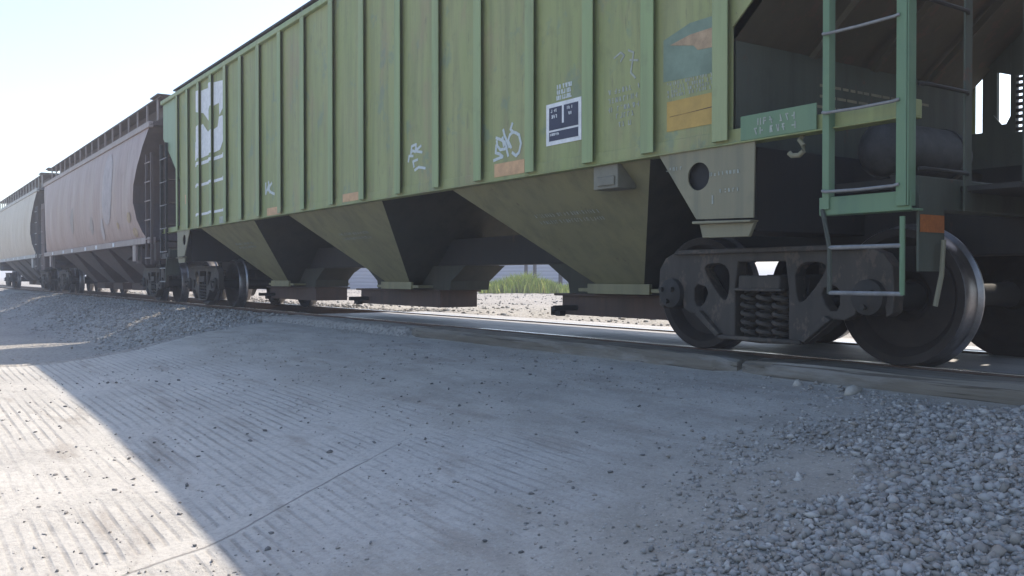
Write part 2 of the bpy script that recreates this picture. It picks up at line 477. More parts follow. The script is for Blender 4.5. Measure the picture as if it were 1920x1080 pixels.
def ground_z(s, D):
    road = road_z(s, D)
    edge = road_edge(D)
    low = -.70 + .10 * (vnoise(s * .35, D * .5) - .5) + 0.56 * sst(2.9, 4.85, D + 0.5 * (vnoise(s * .5 + 5, D * 0) - .5))
    low = low + .05 * (vnoise(s * 1.3, D * 1.7 + 9) - .5)
    a = sst(edge + .3, edge + .8 + 1.6 * sst(2.5, 5, D), s)
    # asphalted ramp from the road up to the timbers, then the crossing pit below the panels
    z = road * (1 - a) + low * a
    z = np.where(s < edge + .3, z - .02, z)
    pit = sst(5.12, 5.2, D)
    z = z * (1 - pit) + np.where(s < 9.8, -.14, -.03 - .05 * sst(13, 16, s) - .1 * sst(5.6, 5.66, D) + .02 * (vnoise(s * 3, D * 3) - .5)) * pit
    far = sst(7.6, 8.2, D)
    zf = -.06 + .05 * (vnoise(s * .3 + 2, D * .3) - .5) - .10 * sst(9, 16, D)
    zf = zf + (.03 + .05 * sst(9.5, 11, s)) * (vnoise(s * 2.1, D * 2.3) - .5)
    return z * (1 - far) + zf * far

world_org()
sx = np.unique(np.concatenate([np.linspace(-3, 14, 240), np.linspace(14, 45, 200), np.linspace(45, 120, 60), -np.geomspace(3, 900, 22), np.geomspace(120, 2500, 26)]))
dy = np.unique(np.concatenate([np.linspace(-4, 10, 230), np.linspace(10, 40, 90), np.geomspace(40, 2500, 28), -np.geomspace(4, 900, 20)]))
S, Dg = np.meshgrid(sx, dy, indexing='ij')
Z = ground_z(S, Dg)
V = np.stack([-S, Dg, Z], -1).reshape(-1, 3)
n1, n2 = len(sx), len(dy)
idx = np.arange(n1 * n2).reshape(n1, n2)
F = np.stack([idx[:-1, :-1], idx[:-1, 1:], idx[1:, 1:], idx[1:, :-1]], -1).reshape(-1, 4)
tag(raw_mesh('ground', V, F, 'dirt', True), kind='structure')

# concrete road sheet
sx = np.linspace(-2.5, 14.9, 190); dy = np.linspace(-4, 5.53, 126)
S, Dg = np.meshgrid(sx, dy, indexing='ij')
edge = road_edge(dy) + 0.10 * (vnoise(dy * 4, dy * 0 + 11) - .5)
S2 = np.minimum(S, edge[None, :])
Zr = road_z(S2, Dg)
drop = np.clip((S - edge[None, :]) / 0.3, 0, 1)
V = np.stack([-S2, Dg, Zr + 0.004 - drop * 0.3], -1).reshape(-1, 3)
idx = np.arange(V.shape[0]).reshape(len(sx), len(dy))
F = np.stack([idx[:-1, :-1], idx[:-1, 1:], idx[1:, 1:], idx[1:, :-1]], -1).reshape(-1, 4)
tag(raw_mesh('concrete_road', V, F, 'road_concrete', True), kind='structure')

# crossing surface between and beyond the rails
mb = MB()
mb.box(-6, 13.9, 5.69, 7.0, -.3, -.012)
mb.box(-6, 13.9, 7.17, 7.75, -.3, -.012)
tag(mb.build('crossing_surface', 'panel_surface'), kind='structure')

# rails
def rail(D, label):
    prof = [(-.065, -.18), (.065, -.18), (.065, -.165), (.012, -.145), (.012, -.045), (.035, -.035), (.035, -.006), (.028, 0), (-.028, 0), (-.035, -.006), (-.035, -.035), (-.012, -.045), (-.012, -.145), (-.065, -.165)]
    r = empty('rail', 30, D, 0)
    MB().prism_s([(D + a, b - .002) for a, b in prof], -12, 140).build('rail_body', 'rail_side', r)
    MB().box(-12, 140, D - .027, D + .027, -.002, .0008).build('running_surface', 'rail_top', r)
    tag(r, label, 'rail', 'rails of the track')
rail(5.6, 'near steel rail with polished top, closest to the road')
rail(7.1, 'far steel rail under the far side wheels')
world_org()
# crossing timbers on the near side of the near rail
def timber(s0, s1, label):
    o = empty('crossing_timber', (s0 + s1) / 2, 5.34, -.14)
    n = 26
    mb = MB()
    ss = np.linspace(s0, s1, n)
    vs = []
    for i, s in enumerate(ss):
        j = lambda a: (random.random() - .5) * a
        e = .05 if i in (0, n - 1) else 0
        vs += [(s, 5.17 + j(.022) + e, -.26), (s, 5.175 + j(.02) + e, -.05 + j(.012)), (s, 5.20 + j(.016) + e, -.016 + j(.012) - e * .4), (s, 5.535, -.012 + j(.008) - e * .4), (s, 5.535, -.26)]
    fs = [(i * 5 + k, i * 5 + (k + 1) % 5, (i + 1) * 5 + (k + 1) % 5, (i + 1) * 5 + k) for i in range(n - 1) for k in range(5)]
    fs += [(0, 1, 2, 3, 4), tuple(range(5 * n - 5, 5 * n))]
    mb.add(vs, fs)
    mb.build('beam', 'old_timber', o)
    tag(o, label, 'timber', 'timbers along the crossing edge')
timber(-3.5, 4.58, 'weathered crossing timber in front of the near truck, gravel heaped against it')
timber(4.63, 9.75, 'longer visible crossing timber left of the joint, with rotted dark far end')
world_org()

# ------------------------------------------------------------------ stones
def ico():
    p = (1 + 5 ** .5) / 2
    v = np.array([(-1, p, 0), (1, p, 0), (-1, -p, 0), (1, -p, 0), (0, -1, p), (0, 1, p), (0, -1, -p), (0, 1, -p), (p, 0, -1), (p, 0, 1), (-p, 0, -1), (-p, 0, 1)], float)
    v /= np.linalg.norm(v[0])
    f = np.array([(0, 11, 5), (0, 5, 1), (0, 1, 7), (0, 7, 10), (0, 10, 11), (1, 5, 9), (5, 11, 4), (11, 10, 2), (10, 7, 6), (7, 1, 8), (3, 9, 4), (3, 4, 2), (3, 2, 6), (3, 6, 8), (3, 8, 9), (4, 9, 5), (2, 4, 11), (6, 2, 10), (8, 6, 7), (9, 8, 1)])
    return v, f
IV, IF = ico()
def stones(name, s, D, z, r, mat, flat=0.7, jit=.5):
    n = len(s)
    v = IV[None] * (1 + jit * (rng.random((n, 12, 1)) - .5) * 2)
    v = v * (np.array([1, .8, flat])[None, None] * (1 + .45 * (rng.random((n, 1, 3)) - .5) * 2))
    a = rng.random(n) * 6.283
    b = (rng.random(n) - .5) * 1.1
    ca, sa, cb, sb = np.cos(a), np.sin(a), np.cos(b), np.sin(b)
    x, y, w = v[..., 0].copy(), v[..., 1].copy(), v[..., 2].copy()
    y, w = y * cb[:, None] - w * sb[:, None], y * sb[:, None] + w * cb[:, None]
    x, y = x * ca[:, None] - y * sa[:, None], x * sa[:, None] + y * ca[:, None]
    v = np.stack([x, y, w], -1) * r[:, None, None]
    v += np.stack([-s, D, z], -1)[:, None]
    F = (IF[None] + (np.arange(n) * 12)[:, None, None]).reshape(-1, 3)
    return raw_mesh(name, v.reshape(-1, 3), F, mat)
# foreground gravel spill: the right of the concrete, thinning to the left
n = 95000
s = rng.uniform(-.2, 4.9, n); D = rng.uniform(.4, 5.15, n)
lim = np.interp(D, [.4, 1.6, 2.4, 2.9, 3.3, 3.75, 4.2, 4.7, 5.15], [1.9, 2.3, 2.75, 2.95, 3.25, 3.55, 3.45, 3.6, 3.95])
dens = sst(lim + .30, lim - 1.1, s + .55 * (vnoise(s * 2.2, D * 2.2) - .5) + .35 * (vnoise(s * 6, D * 6) - .5))
patch = vnoise(s * 1.5 + 20, D * 1.9 + 4)
patch = patch * .65 + .35 * vnoise(s * 4.3, D * 4.3 + 8)
dens = dens * (1 - .93 * sst(.47, .66, patch))
keep = rng.random(n) < dens * .82
s, D = s[keep], D[keep]
r = .006 + .021 * rng.random(len(s)) ** 2.0
bury = rng.random(len(s))
loc_d = dens[keep] * (.75 + .5 * vnoise(s * 3 + 2, D * 3))
r = r * (.45 + .6 * np.clip(loc_d, 0, 1))
z = ground_z(s, D) + .022 + r * (bury * .8 - .5) + .014 * (1 - sst(.4, .6, vnoise(s * 1.5 + 20, D * 1.9 + 4))) * rng.random(len(s))
print('gravel', len(s))
tag(stones('gravel_spill', s, D, z, r, 'ballast_stone'), 'loose blue grey ballast gravel spilled over the road edge', 'gravel', kind='stuff')
# ballast shoulder, left of the road
n = 60000
s = 11.2 + 34 * rng.random(n) ** 1.7
D = np.clip(rng.normal(4.6, .85, n), 1.2, 5.5)
dens = sst(2.2, 4.0, D + 1.3 * (vnoise(s * .8, D * 1.4) - .5))
dens = dens * sst(-.2, 1.8, s - road_edge(D))
keep = rng.random(n) < dens * .42
s, D = s[keep], D[keep]
r = .013 + .024 * rng.random(len(s)) ** 1.5
z = ground_z(s, D) + r * (rng.random(len(s)) * .9 - .35)
# ballast between the rails there
m = 9000
s2 = 14 + 26 * rng.random(m) ** 1.6; D2 = rng.uniform(5.7, 8.3, m)
r2 = .02 + .025 * rng.random(m)
z2 = ground_z(s2, D2) + r2 * .3
k2 = (abs(D2 - 7.1) > .09)
print('ballast', len(s))
tag(stones('ballast', np.r_[s, s2[k2]], np.r_[D, D2[k2]], np.r_[z, z2[k2]], np.r_[r, r2[k2]], 'ballast_stone'), 'grey track ballast on the shoulder beside the rails', 'ballast', kind='stuff')
# loose pebbles scattered on the concrete
n = 1900
s = rng.uniform(1.5, 10.1, n); D = rng.uniform(-2.2, 5.0, n)
keep = rng.random(n) < (.35 + .65 * vnoise(s * .9, D * .9))
s, D = s[keep], D[keep]
r = .004 + .012 * rng.random(len(s)) ** 4
z = road_z(s, D) + .004 + r * .35
tag(stones('pebbles', s, D, z, r, 'pebble_dark', .6), 'small dark pebbles scattered over the concrete road', 'pebbles', kind='stuff')
n = 52000
s = rng.uniform(1.2, 12.5, n); D = rng.uniform(-2.0, 5.15, n)
q = .12 + .5 * sst(2.4, 4.6, D) + .6 * sst(4.3, 2.9, s)
q = q * sst(.35, .75, .6 * vnoise(s * 1.4 + 3, D * 2.0) + .4 * vnoise(s * 5, D * 6))
keep = rng.random(n) < q
s, D = s[keep], D[keep]
r = .0025 + .0085 * rng.random(len(s)) ** 2.5
tag(stones('grit', s, D, road_z(s, D) + .004 + r * .25, r, 'ballast_stone', .6), 'fine grey grit strewn in patches on the dusty road', 'grit', kind='stuff')
# a few larger pale rocks against the timber
for i, (s_, D_, r_, lab) in enumerate([(3.97, 5.06, .05, 'pale angular rock lying against the timber just above the gravel'), (3.50, 5.02, .062, 'largest pale rock at the top edge of the gravel, by the timber')]):
    o = stones('rock', np.array([s_]), np.array([D_]), np.array([float(ground_z(np.array(s_), np.array(D_))) + r_ * .55]), np.array([r_]), 'pale_rock', .8)
    tag(o, lab, 'rock', 'pale rocks by the timber')

# far side: scattered sunlit rubble
n = 5000
s = rng.uniform(4, 50, n); D = 8 + 16 * rng.random(n) ** 1.5
r = .012 + .03 * rng.random(n) ** 2
tag(stones('rubble', s, D, ground_z(s, D) + r * .3, r, 'ballast_stone'), 'sunlit tan rubble on the ground beyond the train', 'rubble', kind='stuff')

# ------------------------------------------------------------------ trucks (bogies), shared by all cars
def frame_outline():
    L = [(0, .80), (.70, .80), (.86, .79), (.98, .74), (1.05, .65), (1.06, .50), (1.05, .36), (1.0, .33), (.985, .45), (.96, .545), (.89, .565), (.82, .545), (.795, .45), (.78, .34), (.70, .30), (.62, .30), (.52, .215), (.38, .12), (0, .105)]
    R = [(-a, b) for a, b in reversed(L[1:-1])]
    return L + R
FO = frame_outline()
def round_poly(pts, k=3):
    for _ in range(k - 1):
        q = []
        for i in range(len(pts)):
            a, b = pts[i], pts[(i + 1) % len(pts)]
            q.append((a[0] * .75 + b[0] * .25, a[1] * .75 + b[1] * .25))
            q.append((a[0] * .25 + b[0] * .75, a[1] * .25 + b[1] * .75))
        pts = q
    return pts
HOLES = [[(-.245, .125), (.245, .125), (.245, .50), (.215, .70), (-.215, .70), (-.245, .50)],
         round_poly([(.30, .69), (.57, .69), (.52, .58), (.36, .40), (.31, .44)], 3),
         round_poly([(-.30, .69), (-.57, .69), (-.52, .58), (-.36, .40), (-.31, .44)], 3),
         round_poly([(.50, .50), (.66, .54), (.66, .36), (.57, .36)], 2),
         round_poly([(-.50, .50), (-.66, .54), (-.66, .36), (-.57, .36)], 2)]
def plate_with_holes(outer, holes, D0, D1, name, mat, parent, bevel=0.0):
    """flat plate in the (s,z) plane with real holes"""
    bm = bmesh.new()
    edges = []
    for loop in [outer] + holes:
        vs = [bm.verts.new(P(a, D0, b)) for a, b in loop]
        edges += [bm.edges.new((vs[i], vs[(i + 1) % len(vs)])) for i in range(len(vs))]
    bmesh.ops.triangle_fill(bm, edges=edges, use_beauty=True)
    # drop faces that landed inside holes
    def inside(pt, poly):
        c = False
        for i in range(len(poly)):
            (x1, y1), (x2, y2) = poly[i], poly[(i + 1) % len(poly)]
            if (y1 > pt[1]) != (y2 > pt[1]) and pt[0] < (x2 - x1) * (pt[1] - y1) / (y2 - y1) + x1:
                c = not c
        return c
    bad = []
    for f in bm.faces:
        c = f.calc_center_median()
        q = (-c.x + ORG[0], c.z + ORG[2])
        if any(inside(q, h) for h in holes) or not inside(q, outer):
            bad.append(f)
    if bad:
        bmesh.ops.delete(bm, geom=bad, context='FACES')
    r = bmesh.ops.extrude_face_region(bm, geom=list(bm.faces))
    bmesh.ops.translate(bm, verts=[e for e in r['geom'] if isinstance(e, bmesh.types.BMVert)], vec=(0, D1 - D0, 0))
    bmesh.ops.recalc_face_normals(bm, faces=bm.faces)
    me = bpy.data.meshes.new(name)
    bm.to_mesh(me)
    bm.free()
    me.materials.append(M[mat])
    o = bpy.data.objects.new(name, me)
    COL.objects.link(o)
    o.parent = parent
    if bevel:
        b = o.modifiers.new('bevel', 'BEVEL'); b.width = bevel; b.segments = 2; b.limit_method = 'ANGLE'; b.angle_limit = math.radians(50)
    return o

def build_bogie(parent, loc):
    """bogie part with sub-parts; modelled about (s=0, D=6.35, z=0)"""
    global ORG
    keep = ORG
    ORG = [0, 6.35, 0]
    mb = MB().box(-.19, .19, 5.19, 7.51, .495, .60).box(-.2, .2, 5.5, 7.2, .42, .605).box(-.17, .17, 6.1, 6.6, .60, .735)
    bog = mb.build('bogie', 'frame_steel', parent, bevel=.015, loc=loc)
    bog['label'] = 'two axle freight truck'
    for sgn, Dc in ((-1, 5.6), (1, 7.1)):
        Do = Dc - .38 if sgn < 0 else Dc + .38
        Di = Do + .11 if sgn < 0 else Do - .11
        plate_with_holes(FO, HOLES, Do, Di, 'side_frame', 'frame_steel', bog, .012)
        # raised ribs / flanges of the casting
        e = -.045 * (1 if sgn < 0 else -1)
        fl = MB()
        fl.prism([(-.80, .80), (.80, .80), (.86, .765), (-.86, .765)], Do + e, Do + (.004 if sgn < 0 else -.004))
        fl.prism([(.62, .30), (.40, .135), (.36, .16), (.57, .33)], Do + e, Do + (.004 if sgn < 0 else -.004))
        fl.prism([(-.62, .30), (-.40, .135), (-.36, .16), (-.57, .33)], Do + e, Do + (.004 if sgn < 0 else -.004))
        fl.prism([(-.38, .12), (.38, .12), (.38, .15), (-.38, .15)], Do + e, Do + (.004 if sgn < 0 else -.004))
        fl.box(-.22, .22, Do + e, Do + (.004 if sgn < 0 else -.004), .485, .505)
        fl.box(-.21, .21, Do + (.125 if sgn < 0 else -.125), Do + (.15 if sgn < 0 else -.15), .11, .49)  # added backing plate, keeps bright ground from showing between the springs
        fl.box(-.015, .015, Do + .012 * (1 if sgn < 0 else -1), Do + .03 * (1 if sgn < 0 else -1), .505, .60)
        fl.build('frame_flange', 'frame_steel', bog, bevel=.008)
        for ax in (-.89, .89):
            sg = 1 if sgn < 0 else -1
            w = [(.16, .0), (.16, .10), (.07, .13), (.035, .17), (.03, .22), (.02, .34), (-.05, .39), (-.06, .40), (-.066, .452), (-.058, .457), (.0, .459), (.062, .462), (.074, .474), (.085, .488), (.098, .488), (.10, .40), (.07, .37), (.06, .24), (.09, .19), (.10, .13), (.10, .0)]
            MB().lathe(ax, .457, [(Dc + sg * a, b) for a, b in w], 56).build('wheel', 'wheel_face', bog, smooth=True)
            tr = [(-.0665, .4525), (-.0585, .4585), (.0, .4605), (.0625, .4635), (.0745, .4755), (.0855, .4895), (.0985, .4895)]
            MB().lathe(ax, .457, [(Dc + sg * a, b) for a, b in tr], 56).build('wheel_tread', 'worn_steel', bog, smooth=True)
            bp = [(-.20, .0), (-.20, .05), (-.185, .085), (-.17, .115), (-.12, .12), (-.05, .12), (.0, .10)]
            off = Dc - .30 * sg
            o = MB().lathe(ax, .457, [(off + sg * (a + .05), b) for a, b in bp], 24)
            for q in range(3):
                an = q * 2.094 + .5
                o.lathe(ax + .062 * math.cos(an), .457 + .062 * math.sin(an), [(off - sg * .175, 0), (off - sg * .175, .02), (off - sg * .14, .02)], 6)
            o.build('bearing_cap', 'dark_steel', bog, smooth=True)
        for q in (-.145, 0.0, .145):
            pts = [(q + .055 * math.cos(i * .52), Do + (.05 if sgn < 0 else -.05) + .055 * math.sin(i * .52), .145 + .335 * i / 66) for i in range(67)]
            MB().tube(pts, .0165, 6).build('spring', 'frame_steel', bog, smooth=True)
    for ax in (-.89, .89):
        MB().lathe(ax, .457, [(5.3, .075), (5.45, .085), (5.75, .10), (5.95, .082), (6.75, .082), (6.95, .10), (7.25, .085), (7.4, .075)], 20).build('axle', 'dark_steel', bog, smooth=True)
    for ax in (-1, 1):
        MB().box(ax * .34, ax * .40, 5.5, 7.2, .34, .44).tube([(ax * .37, 5.45, .38), (ax * .42, 5.52, .42), (ax * .42, 7.18, .42), (ax * .37, 7.25, .38)], .035).build('brake_beam', 'dark_steel', bog)
    ORG = keep
    return bog
def copy_tree(o, parent):
    c = o.copy()
    COL.objects.link(c)
    c.parent = parent
    for ch in list(o.children):
        copy_tree(ch, c)
    return c

# ------------------------------------------------------------------ painted marks
def clip_half(poly, x, keep_less):
    out = []
    for i in range(len(poly)):
        a, b = poly[i], poly[(i + 1) % len(poly)]
        ia = (a[0] <= x) if keep_less else (a[0] >= x)
        ib = (b[0] <= x) if keep_less else (b[0] >= x)
        if ia:
            out.append(a)
        if ia != ib:
            t = (x - a[0]) / (b[0] - a[0])
            out.append((x, a[1] + t * (b[1] - a[1])))
    return out
def scribble(mb, x0, x1, z0, z1, D, n, h, w=.012, gap=.02):
    """rows of small illegible stencil strokes; x decreases to the reader's right"""
    rows = n
    rh = (z1 - z0) / rows
    for r_ in range(rows):
        zc = z1 - rh * (r_ + .5)
        x = x0
        while x > x1 + h * .5:
            cw = h * random.uniform(.5, .75)
            if random.random() < .16:
                x -= cw
                continue
            for k in range(random.choice((2, 3, 3))):
                typ = random.choice('vhvhd')
                if typ == 'v':
                    xx = x - random.choice((0, cw * .8))
                    mb.box(xx - w / 2, xx + w / 2, D - .002, D, zc - h / 2, zc + h / 2)
                elif typ == 'h':
                    zz = zc + random.choice((-.5, 0, .5)) * (h - w)
                    mb.box(x - cw * .8, x, D - .0025, D, zz - w / 2, zz + w / 2)
                else:
                    mb.prism([(x, zc + h / 2), (x - w, zc + h / 2), (x - cw * .8, zc - h / 2), (x - cw * .8 + w, zc - h / 2)], D - .003, D)
            x -= cw + gap
    return mb
def strokes(mb, lines, D, r):
    for pts in lines:
        for (a, b) in zip(pts[:-1], pts[1:]):
            dx, dz = b[0] - a[0], b[1] - a[1]
            l = math.hypot(dx, dz) or 1
            ux, uz = dx / l, dz / l
            px, pz = -uz * r, ux * r
            k = r * .6
            mb.prism([(a[0] - ux * k + px, a[1] - uz * k + pz), (b[0] + ux * k + px, b[1] + uz * k + pz), (b[0] + ux * k - px, b[1] + uz * k - pz), (a[0] - ux * k - px, a[1] - uz * k - pz)], D - .002 - random.random() * .002, D)
    return mb

# ------------------------------------------------------------------ the green ribbed hopper car
MID = 11.41
def green_car():
    car = empty('hopper_car', MID, 6.35, 0)
    tag(car, 'green ribbed covered hopper rail car filling the frame, with spray tags and a white logo', 'rail car', 'rail cars of the train')
    mir = lambda s: 2 * MID - s
    PD = 4.79                                   # near side sheet
    RD = 4.735                                  # rib faces
    ribs = [18.57, 17.83, 17.07, 16.29, 15.46, 14.65, 13.79, 12.86, 11.96, 10.98, 10.06, 9.11, 8.25, 7.43, 6.56, 5.74, 5.03, 4.30]   # right edges
    side = [(4.30, 1.55), (18.57, 1.55), (18.57, 2.50), (18.70, 2.62), (19.86, 3.47), (19.86, 4.19), (2.96, 4.19), (2.96, 3.40), (4.12, 2.45), (4.30, 2.30)]
    for nm, D0, D1 in (('side_sheet', PD, PD + .012), ('side_sheet', 12.7 - PD - .012, 12.7 - PD)):
        MB().prism(side, D0, D1).build(nm, 'green_paint', car)
    # bare end extension of the near sheet, paler paint
    MB().prism([(18.60, 2.53), (18.70, 2.625), (19.845, 3.475), (19.845, 4.17), (18.60, 4.17)], PD - .004, PD - .001).build('end_sheet', 'pale_green', car)
    rw = []
    for i, sr in enumerate(ribs):
        w = .15 if sr < 17.5 else .12
        rw.append((sr, sr + w))
        z0 = 1.525
        # open channel: web on the left, flange in front, open towards the right end of the car
        prof = [(sr, RD + .008), (sr, RD + .002), (sr + .004, RD), (sr + w - .02, RD), (sr + w, RD + .014), (sr + w, PD), (sr + w - .009, PD), (sr + w - .009, RD + .016), (sr + w - .024, RD + .008)]
        vs = [(a, b, z0) for a, b in prof] + [(a, b, 4.17) for a, b in prof]
        k = len(prof)
        MB().add(vs, [tuple(range(k)), tuple(range(k, 2 * k))] + [(j, (j + 1) % k, k + (j + 1) % k, k + j) for j in range(k)]).build('side_rib', 'rib_green', car)
    for D0 in (4.775, 7.82):
        MB().box(2.96, 19.86, D0 + .008, D0 + .10, 1.50, 1.60).box(2.96, 19.86, D0 - .02, D0 + .1, 1.492, 1.504).build('side_sill', 'green_paint', car, bevel=.006)
    for D0 in (4.73, 7.90):
        bx('top_chord', 'rib_green', car, 2.96, 19.86, D0, D0 + .07, 4.17, 4.25, bevel=.01)
    mb = MB()
    mb.prism_s([(4.74, 4.25), (5.3, 4.42), (6.35, 4.48), (7.4, 4.42), (7.96, 4.25), (7.96, 4.22), (4.74, 4.22)], 2.96, 19.86)
    mb.build('roof', 'grimy_green', car)
    for D0 in (5.0, 7.3):
        rb = bx('roof_walkway', 'dark_steel', car, 2.9, 19.9, D0, D0 + .4, 4.50, 4.53)
    for k in range(15):
        s = 3.3 + k * 1.17
        bx('walkway_bracket', 'dark_steel', car, s, s + .03, 5.0, 5.4, 4.36, 4.50)
    bx('hatch_cover', 'grimy_green', car, 3.4, 19.4, 5.95, 6.75, 4.45, 4.60, bevel=.03)
    # hoppers: inverted pyramids with a ridge between them
    def hopper(s0, s1, gate, rh=1.0):
        m = (s0 + s1) / 2
        top = [(s0, 4.83, 1.50), (s1, 4.83, 1.50), (s1, 7.87, 1.50), (s0, 7.87, 1.50)]
        bot = [(m - .27, 5.90, .45), (m + .27, 5.90, .45), (m + .27, 6.80, .45), (m - .27, 6.80, .45)]
        h = MB().add(top + bot, [(0, 1, 5, 4), (2, 3, 7, 6)])
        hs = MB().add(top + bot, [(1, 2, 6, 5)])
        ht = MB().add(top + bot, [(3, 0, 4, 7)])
        # upper run of the two slope sheets inside the body
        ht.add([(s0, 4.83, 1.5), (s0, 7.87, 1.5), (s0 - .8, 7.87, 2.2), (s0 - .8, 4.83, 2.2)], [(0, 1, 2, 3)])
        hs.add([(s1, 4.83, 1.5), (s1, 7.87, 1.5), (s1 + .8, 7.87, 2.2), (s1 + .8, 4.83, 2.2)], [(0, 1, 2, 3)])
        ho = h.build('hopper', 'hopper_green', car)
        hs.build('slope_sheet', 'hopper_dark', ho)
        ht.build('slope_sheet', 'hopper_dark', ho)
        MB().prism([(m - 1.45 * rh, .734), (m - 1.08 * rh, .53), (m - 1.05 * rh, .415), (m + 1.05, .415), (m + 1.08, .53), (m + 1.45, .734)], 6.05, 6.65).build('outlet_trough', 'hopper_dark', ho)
        MB().box(m - .62, m + .62, 5.82, 6.88, .44, .475).box(m - .45, m + .45, 5.8, 5.84, .42, .52).build('hopper_flange', 'hopper_green', ho, bevel=.005)
        a, b = gate
        g = MB().box(a, b, 6.06, 6.10, .18, .40).box(a, b, 6.60, 6.64, .18, .40).box(a, a + .05, 6.1, 6.6, .18, .40).box(b - .05, b, 6.1, 6.6, .18, .40)
        g.box(a + .06, b - .06, 6.1, 6.6, .30, .36).box(a - .04, b + .1, 6.02, 6.68, .385, .41)
        go = g.build('outlet_gate', 'gate_rust', ho, bevel=.006)
        k = MB().box(b, b + .12, 6.0, 6.08, .17, .185).box(b, b + .12, 6.0, 6.08, .25, .265).box(b + .11, b + .13, 6.0, 6.08, .17, .265).box(b - .06, b + .02, 5.98, 6.06, .165, .27)
        k.tube([(b - .25, 5.75, .26), (b - .25, 6.9, .26)], .03)
        k.build('gate_capstan', 'dark_steel', ho, bevel=.004)
        st = scribble(MB(), m + .45, m - .5, 1.08, 1.2, 0, 2, .03, .006)
        v2 = []
        for vx, vy, vz in st.v:                                  # lay the marks on the sloping side
            zz = vz
            t_ = (1.5 - zz) / 1.05
            v2.append((vx, 4.83 + t_ * 1.07 - 6.35 - .008 + (vy + 6.35) * 1.0, vz))
        st.v = v2
        st.build('stencil', 'faded_white', ho)
        return ho
    hopper(14.30, 17.30, (14.75, 17.0))
    hopper(9.75, 12.82, (10.5, 12.95))
    hopper(5.155, 8.15, (5.35, 7.85), .6)
    bx('centre_sill', 'dark_steel', car, 1.9, 20.9, 6.12, 6.58, .737, 1.08, bevel=.01)
    # brake pipe along the far side of the sill
    MB().tube([(3, 7.2, .95), (19.5, 7.2, .95)], .02).build('brake_pipe', 'dark_steel', car)
    # valve box
    vb = MB().box(5.50, 5.80, 4.80, 5.0, 1.30, 1.495).box(5.53, 5.74, 4.785, 4.80, 1.325, 1.40).build('valve_box', 'grey_box', car, bevel=.012)
    # both ends
    def end(f, near_detail):
        B = lambda *b: (min(f(b[0]), f(b[1])), max(f(b[0]), f(b[1])), *b[2:])
        pm = lambda pts: [(f(a), b) for a, b in pts]
        # end slope sheet
        sl_ = MB().add([(f(5.155), 4.83, 1.5), (f(5.155), 7.87, 1.5), (f(2.99), 7.87, 3.37), (f(2.99), 4.83, 3.37)], [(0, 1, 2, 3)])
        sl_.add([(f(2.99), 4.83, 3.37), (f(2.99), 7.87, 3.37), (f(2.99), 7.87, 4.24), (f(2.99), 4.83, 4.24)], [(0, 1, 2, 3)])
        for D in (5.6, 6.35, 7.1):
            sl_.prism(pm([(4.28, 2.20), (4.24, 2.18), (3.02, 3.22), (3.02, 3.33)]), D - .02, D + .02)
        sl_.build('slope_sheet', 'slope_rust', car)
        # shear plate under the slope sheet (with stencils) and bolster below it
        bh = MB().box(*B(4.31, 4.325, 4.84, 7.86, 1.25, 2.22)).build('bulkhead', 'grimy_green', car)
        if near_detail:
            st = MB()
            for r_, (z_, a, b) in enumerate([(2.02, 5.75, 7.2), (1.94, 5.75, 6.9), (1.86, 5.7, 6.9), (1.79, 5.9, 6.7)]):
                y = a
                while y < b:
                    ww = random.uniform(.05, .14)
                    st.box(4.306, 4.309, y, y + ww, z_ - .010, z_ + .010)
                    y += ww + random.uniform(.015, .03)
            st.build('stencil', 'gusset_grey', car)
        bx('body_bolster', 'dark_steel', car, *B(4.18, 4.66, 4.9, 7.8, .90, 1.48), bevel=.01)
        for sd in (0, 1):
            D0, D1 = ((4.775, 4.787) if sd == 0 else (7.913, 7.925))
            hole = [(f(4.60) + .105 * math.cos(k * math.pi / 12), 1.305 + .10 * math.sin(k * math.pi / 12)) for k in range(24)]
            plate_with_holes(pm([(5.0, 1.492), (4.09, 1.492), (4.10, .985), (4.62, 1.00)]), [hole], D0, D1, 'bolster_plate', 'gusset_grey', car)
            bx('hole_shade_plate', 'hole_shade', car, *B(4.47, 4.74, D0 + .05, D0 + .06, 1.17, 1.44))  # added dark plate, stands in for the shade seen through the hole
            low = MB().prism(pm([(4.63, .985), (4.09, .97), (4.10, .955), (4.63, .965)]), D0 - .035, D1 + .035)
            low.prism(pm([(4.60, .965), (4.10, .955), (4.15, .86), (4.57, .865)]), D0 + .01, D1 + .03)
            low.build('jack_pad', 'gusset_grey', car, bevel=.005)
        # sill extension plate (near side) with stencils
        if near_detail:
            se = MB().box(3.59, 4.2, 4.758, 4.77, 1.505, 1.67).build('sill_plate', 'fresh_green', car, bevel=.004)
            scribble(MB(), 4.08, 3.72, 1.525, 1.645, 4.757, 2, .045, .009).build('stencil', 'faded_white', se)
            st = scribble(MB(), 4.50, 4.22, 1.285, 1.33, 4.773, 1, .026, .007)
            scribble(st, 4.40, 4.2, 1.16, 1.21, 4.773, 1, .026, .007)
            scribble(st, 4.92, 4.76, 1.34, 1.42, 4.773, 1, .026, .007)
            st.box(4.455, 4.47, 4.771, 4.773, 1.10, 1.16)
            st.build('stencil', 'faded_white', car)
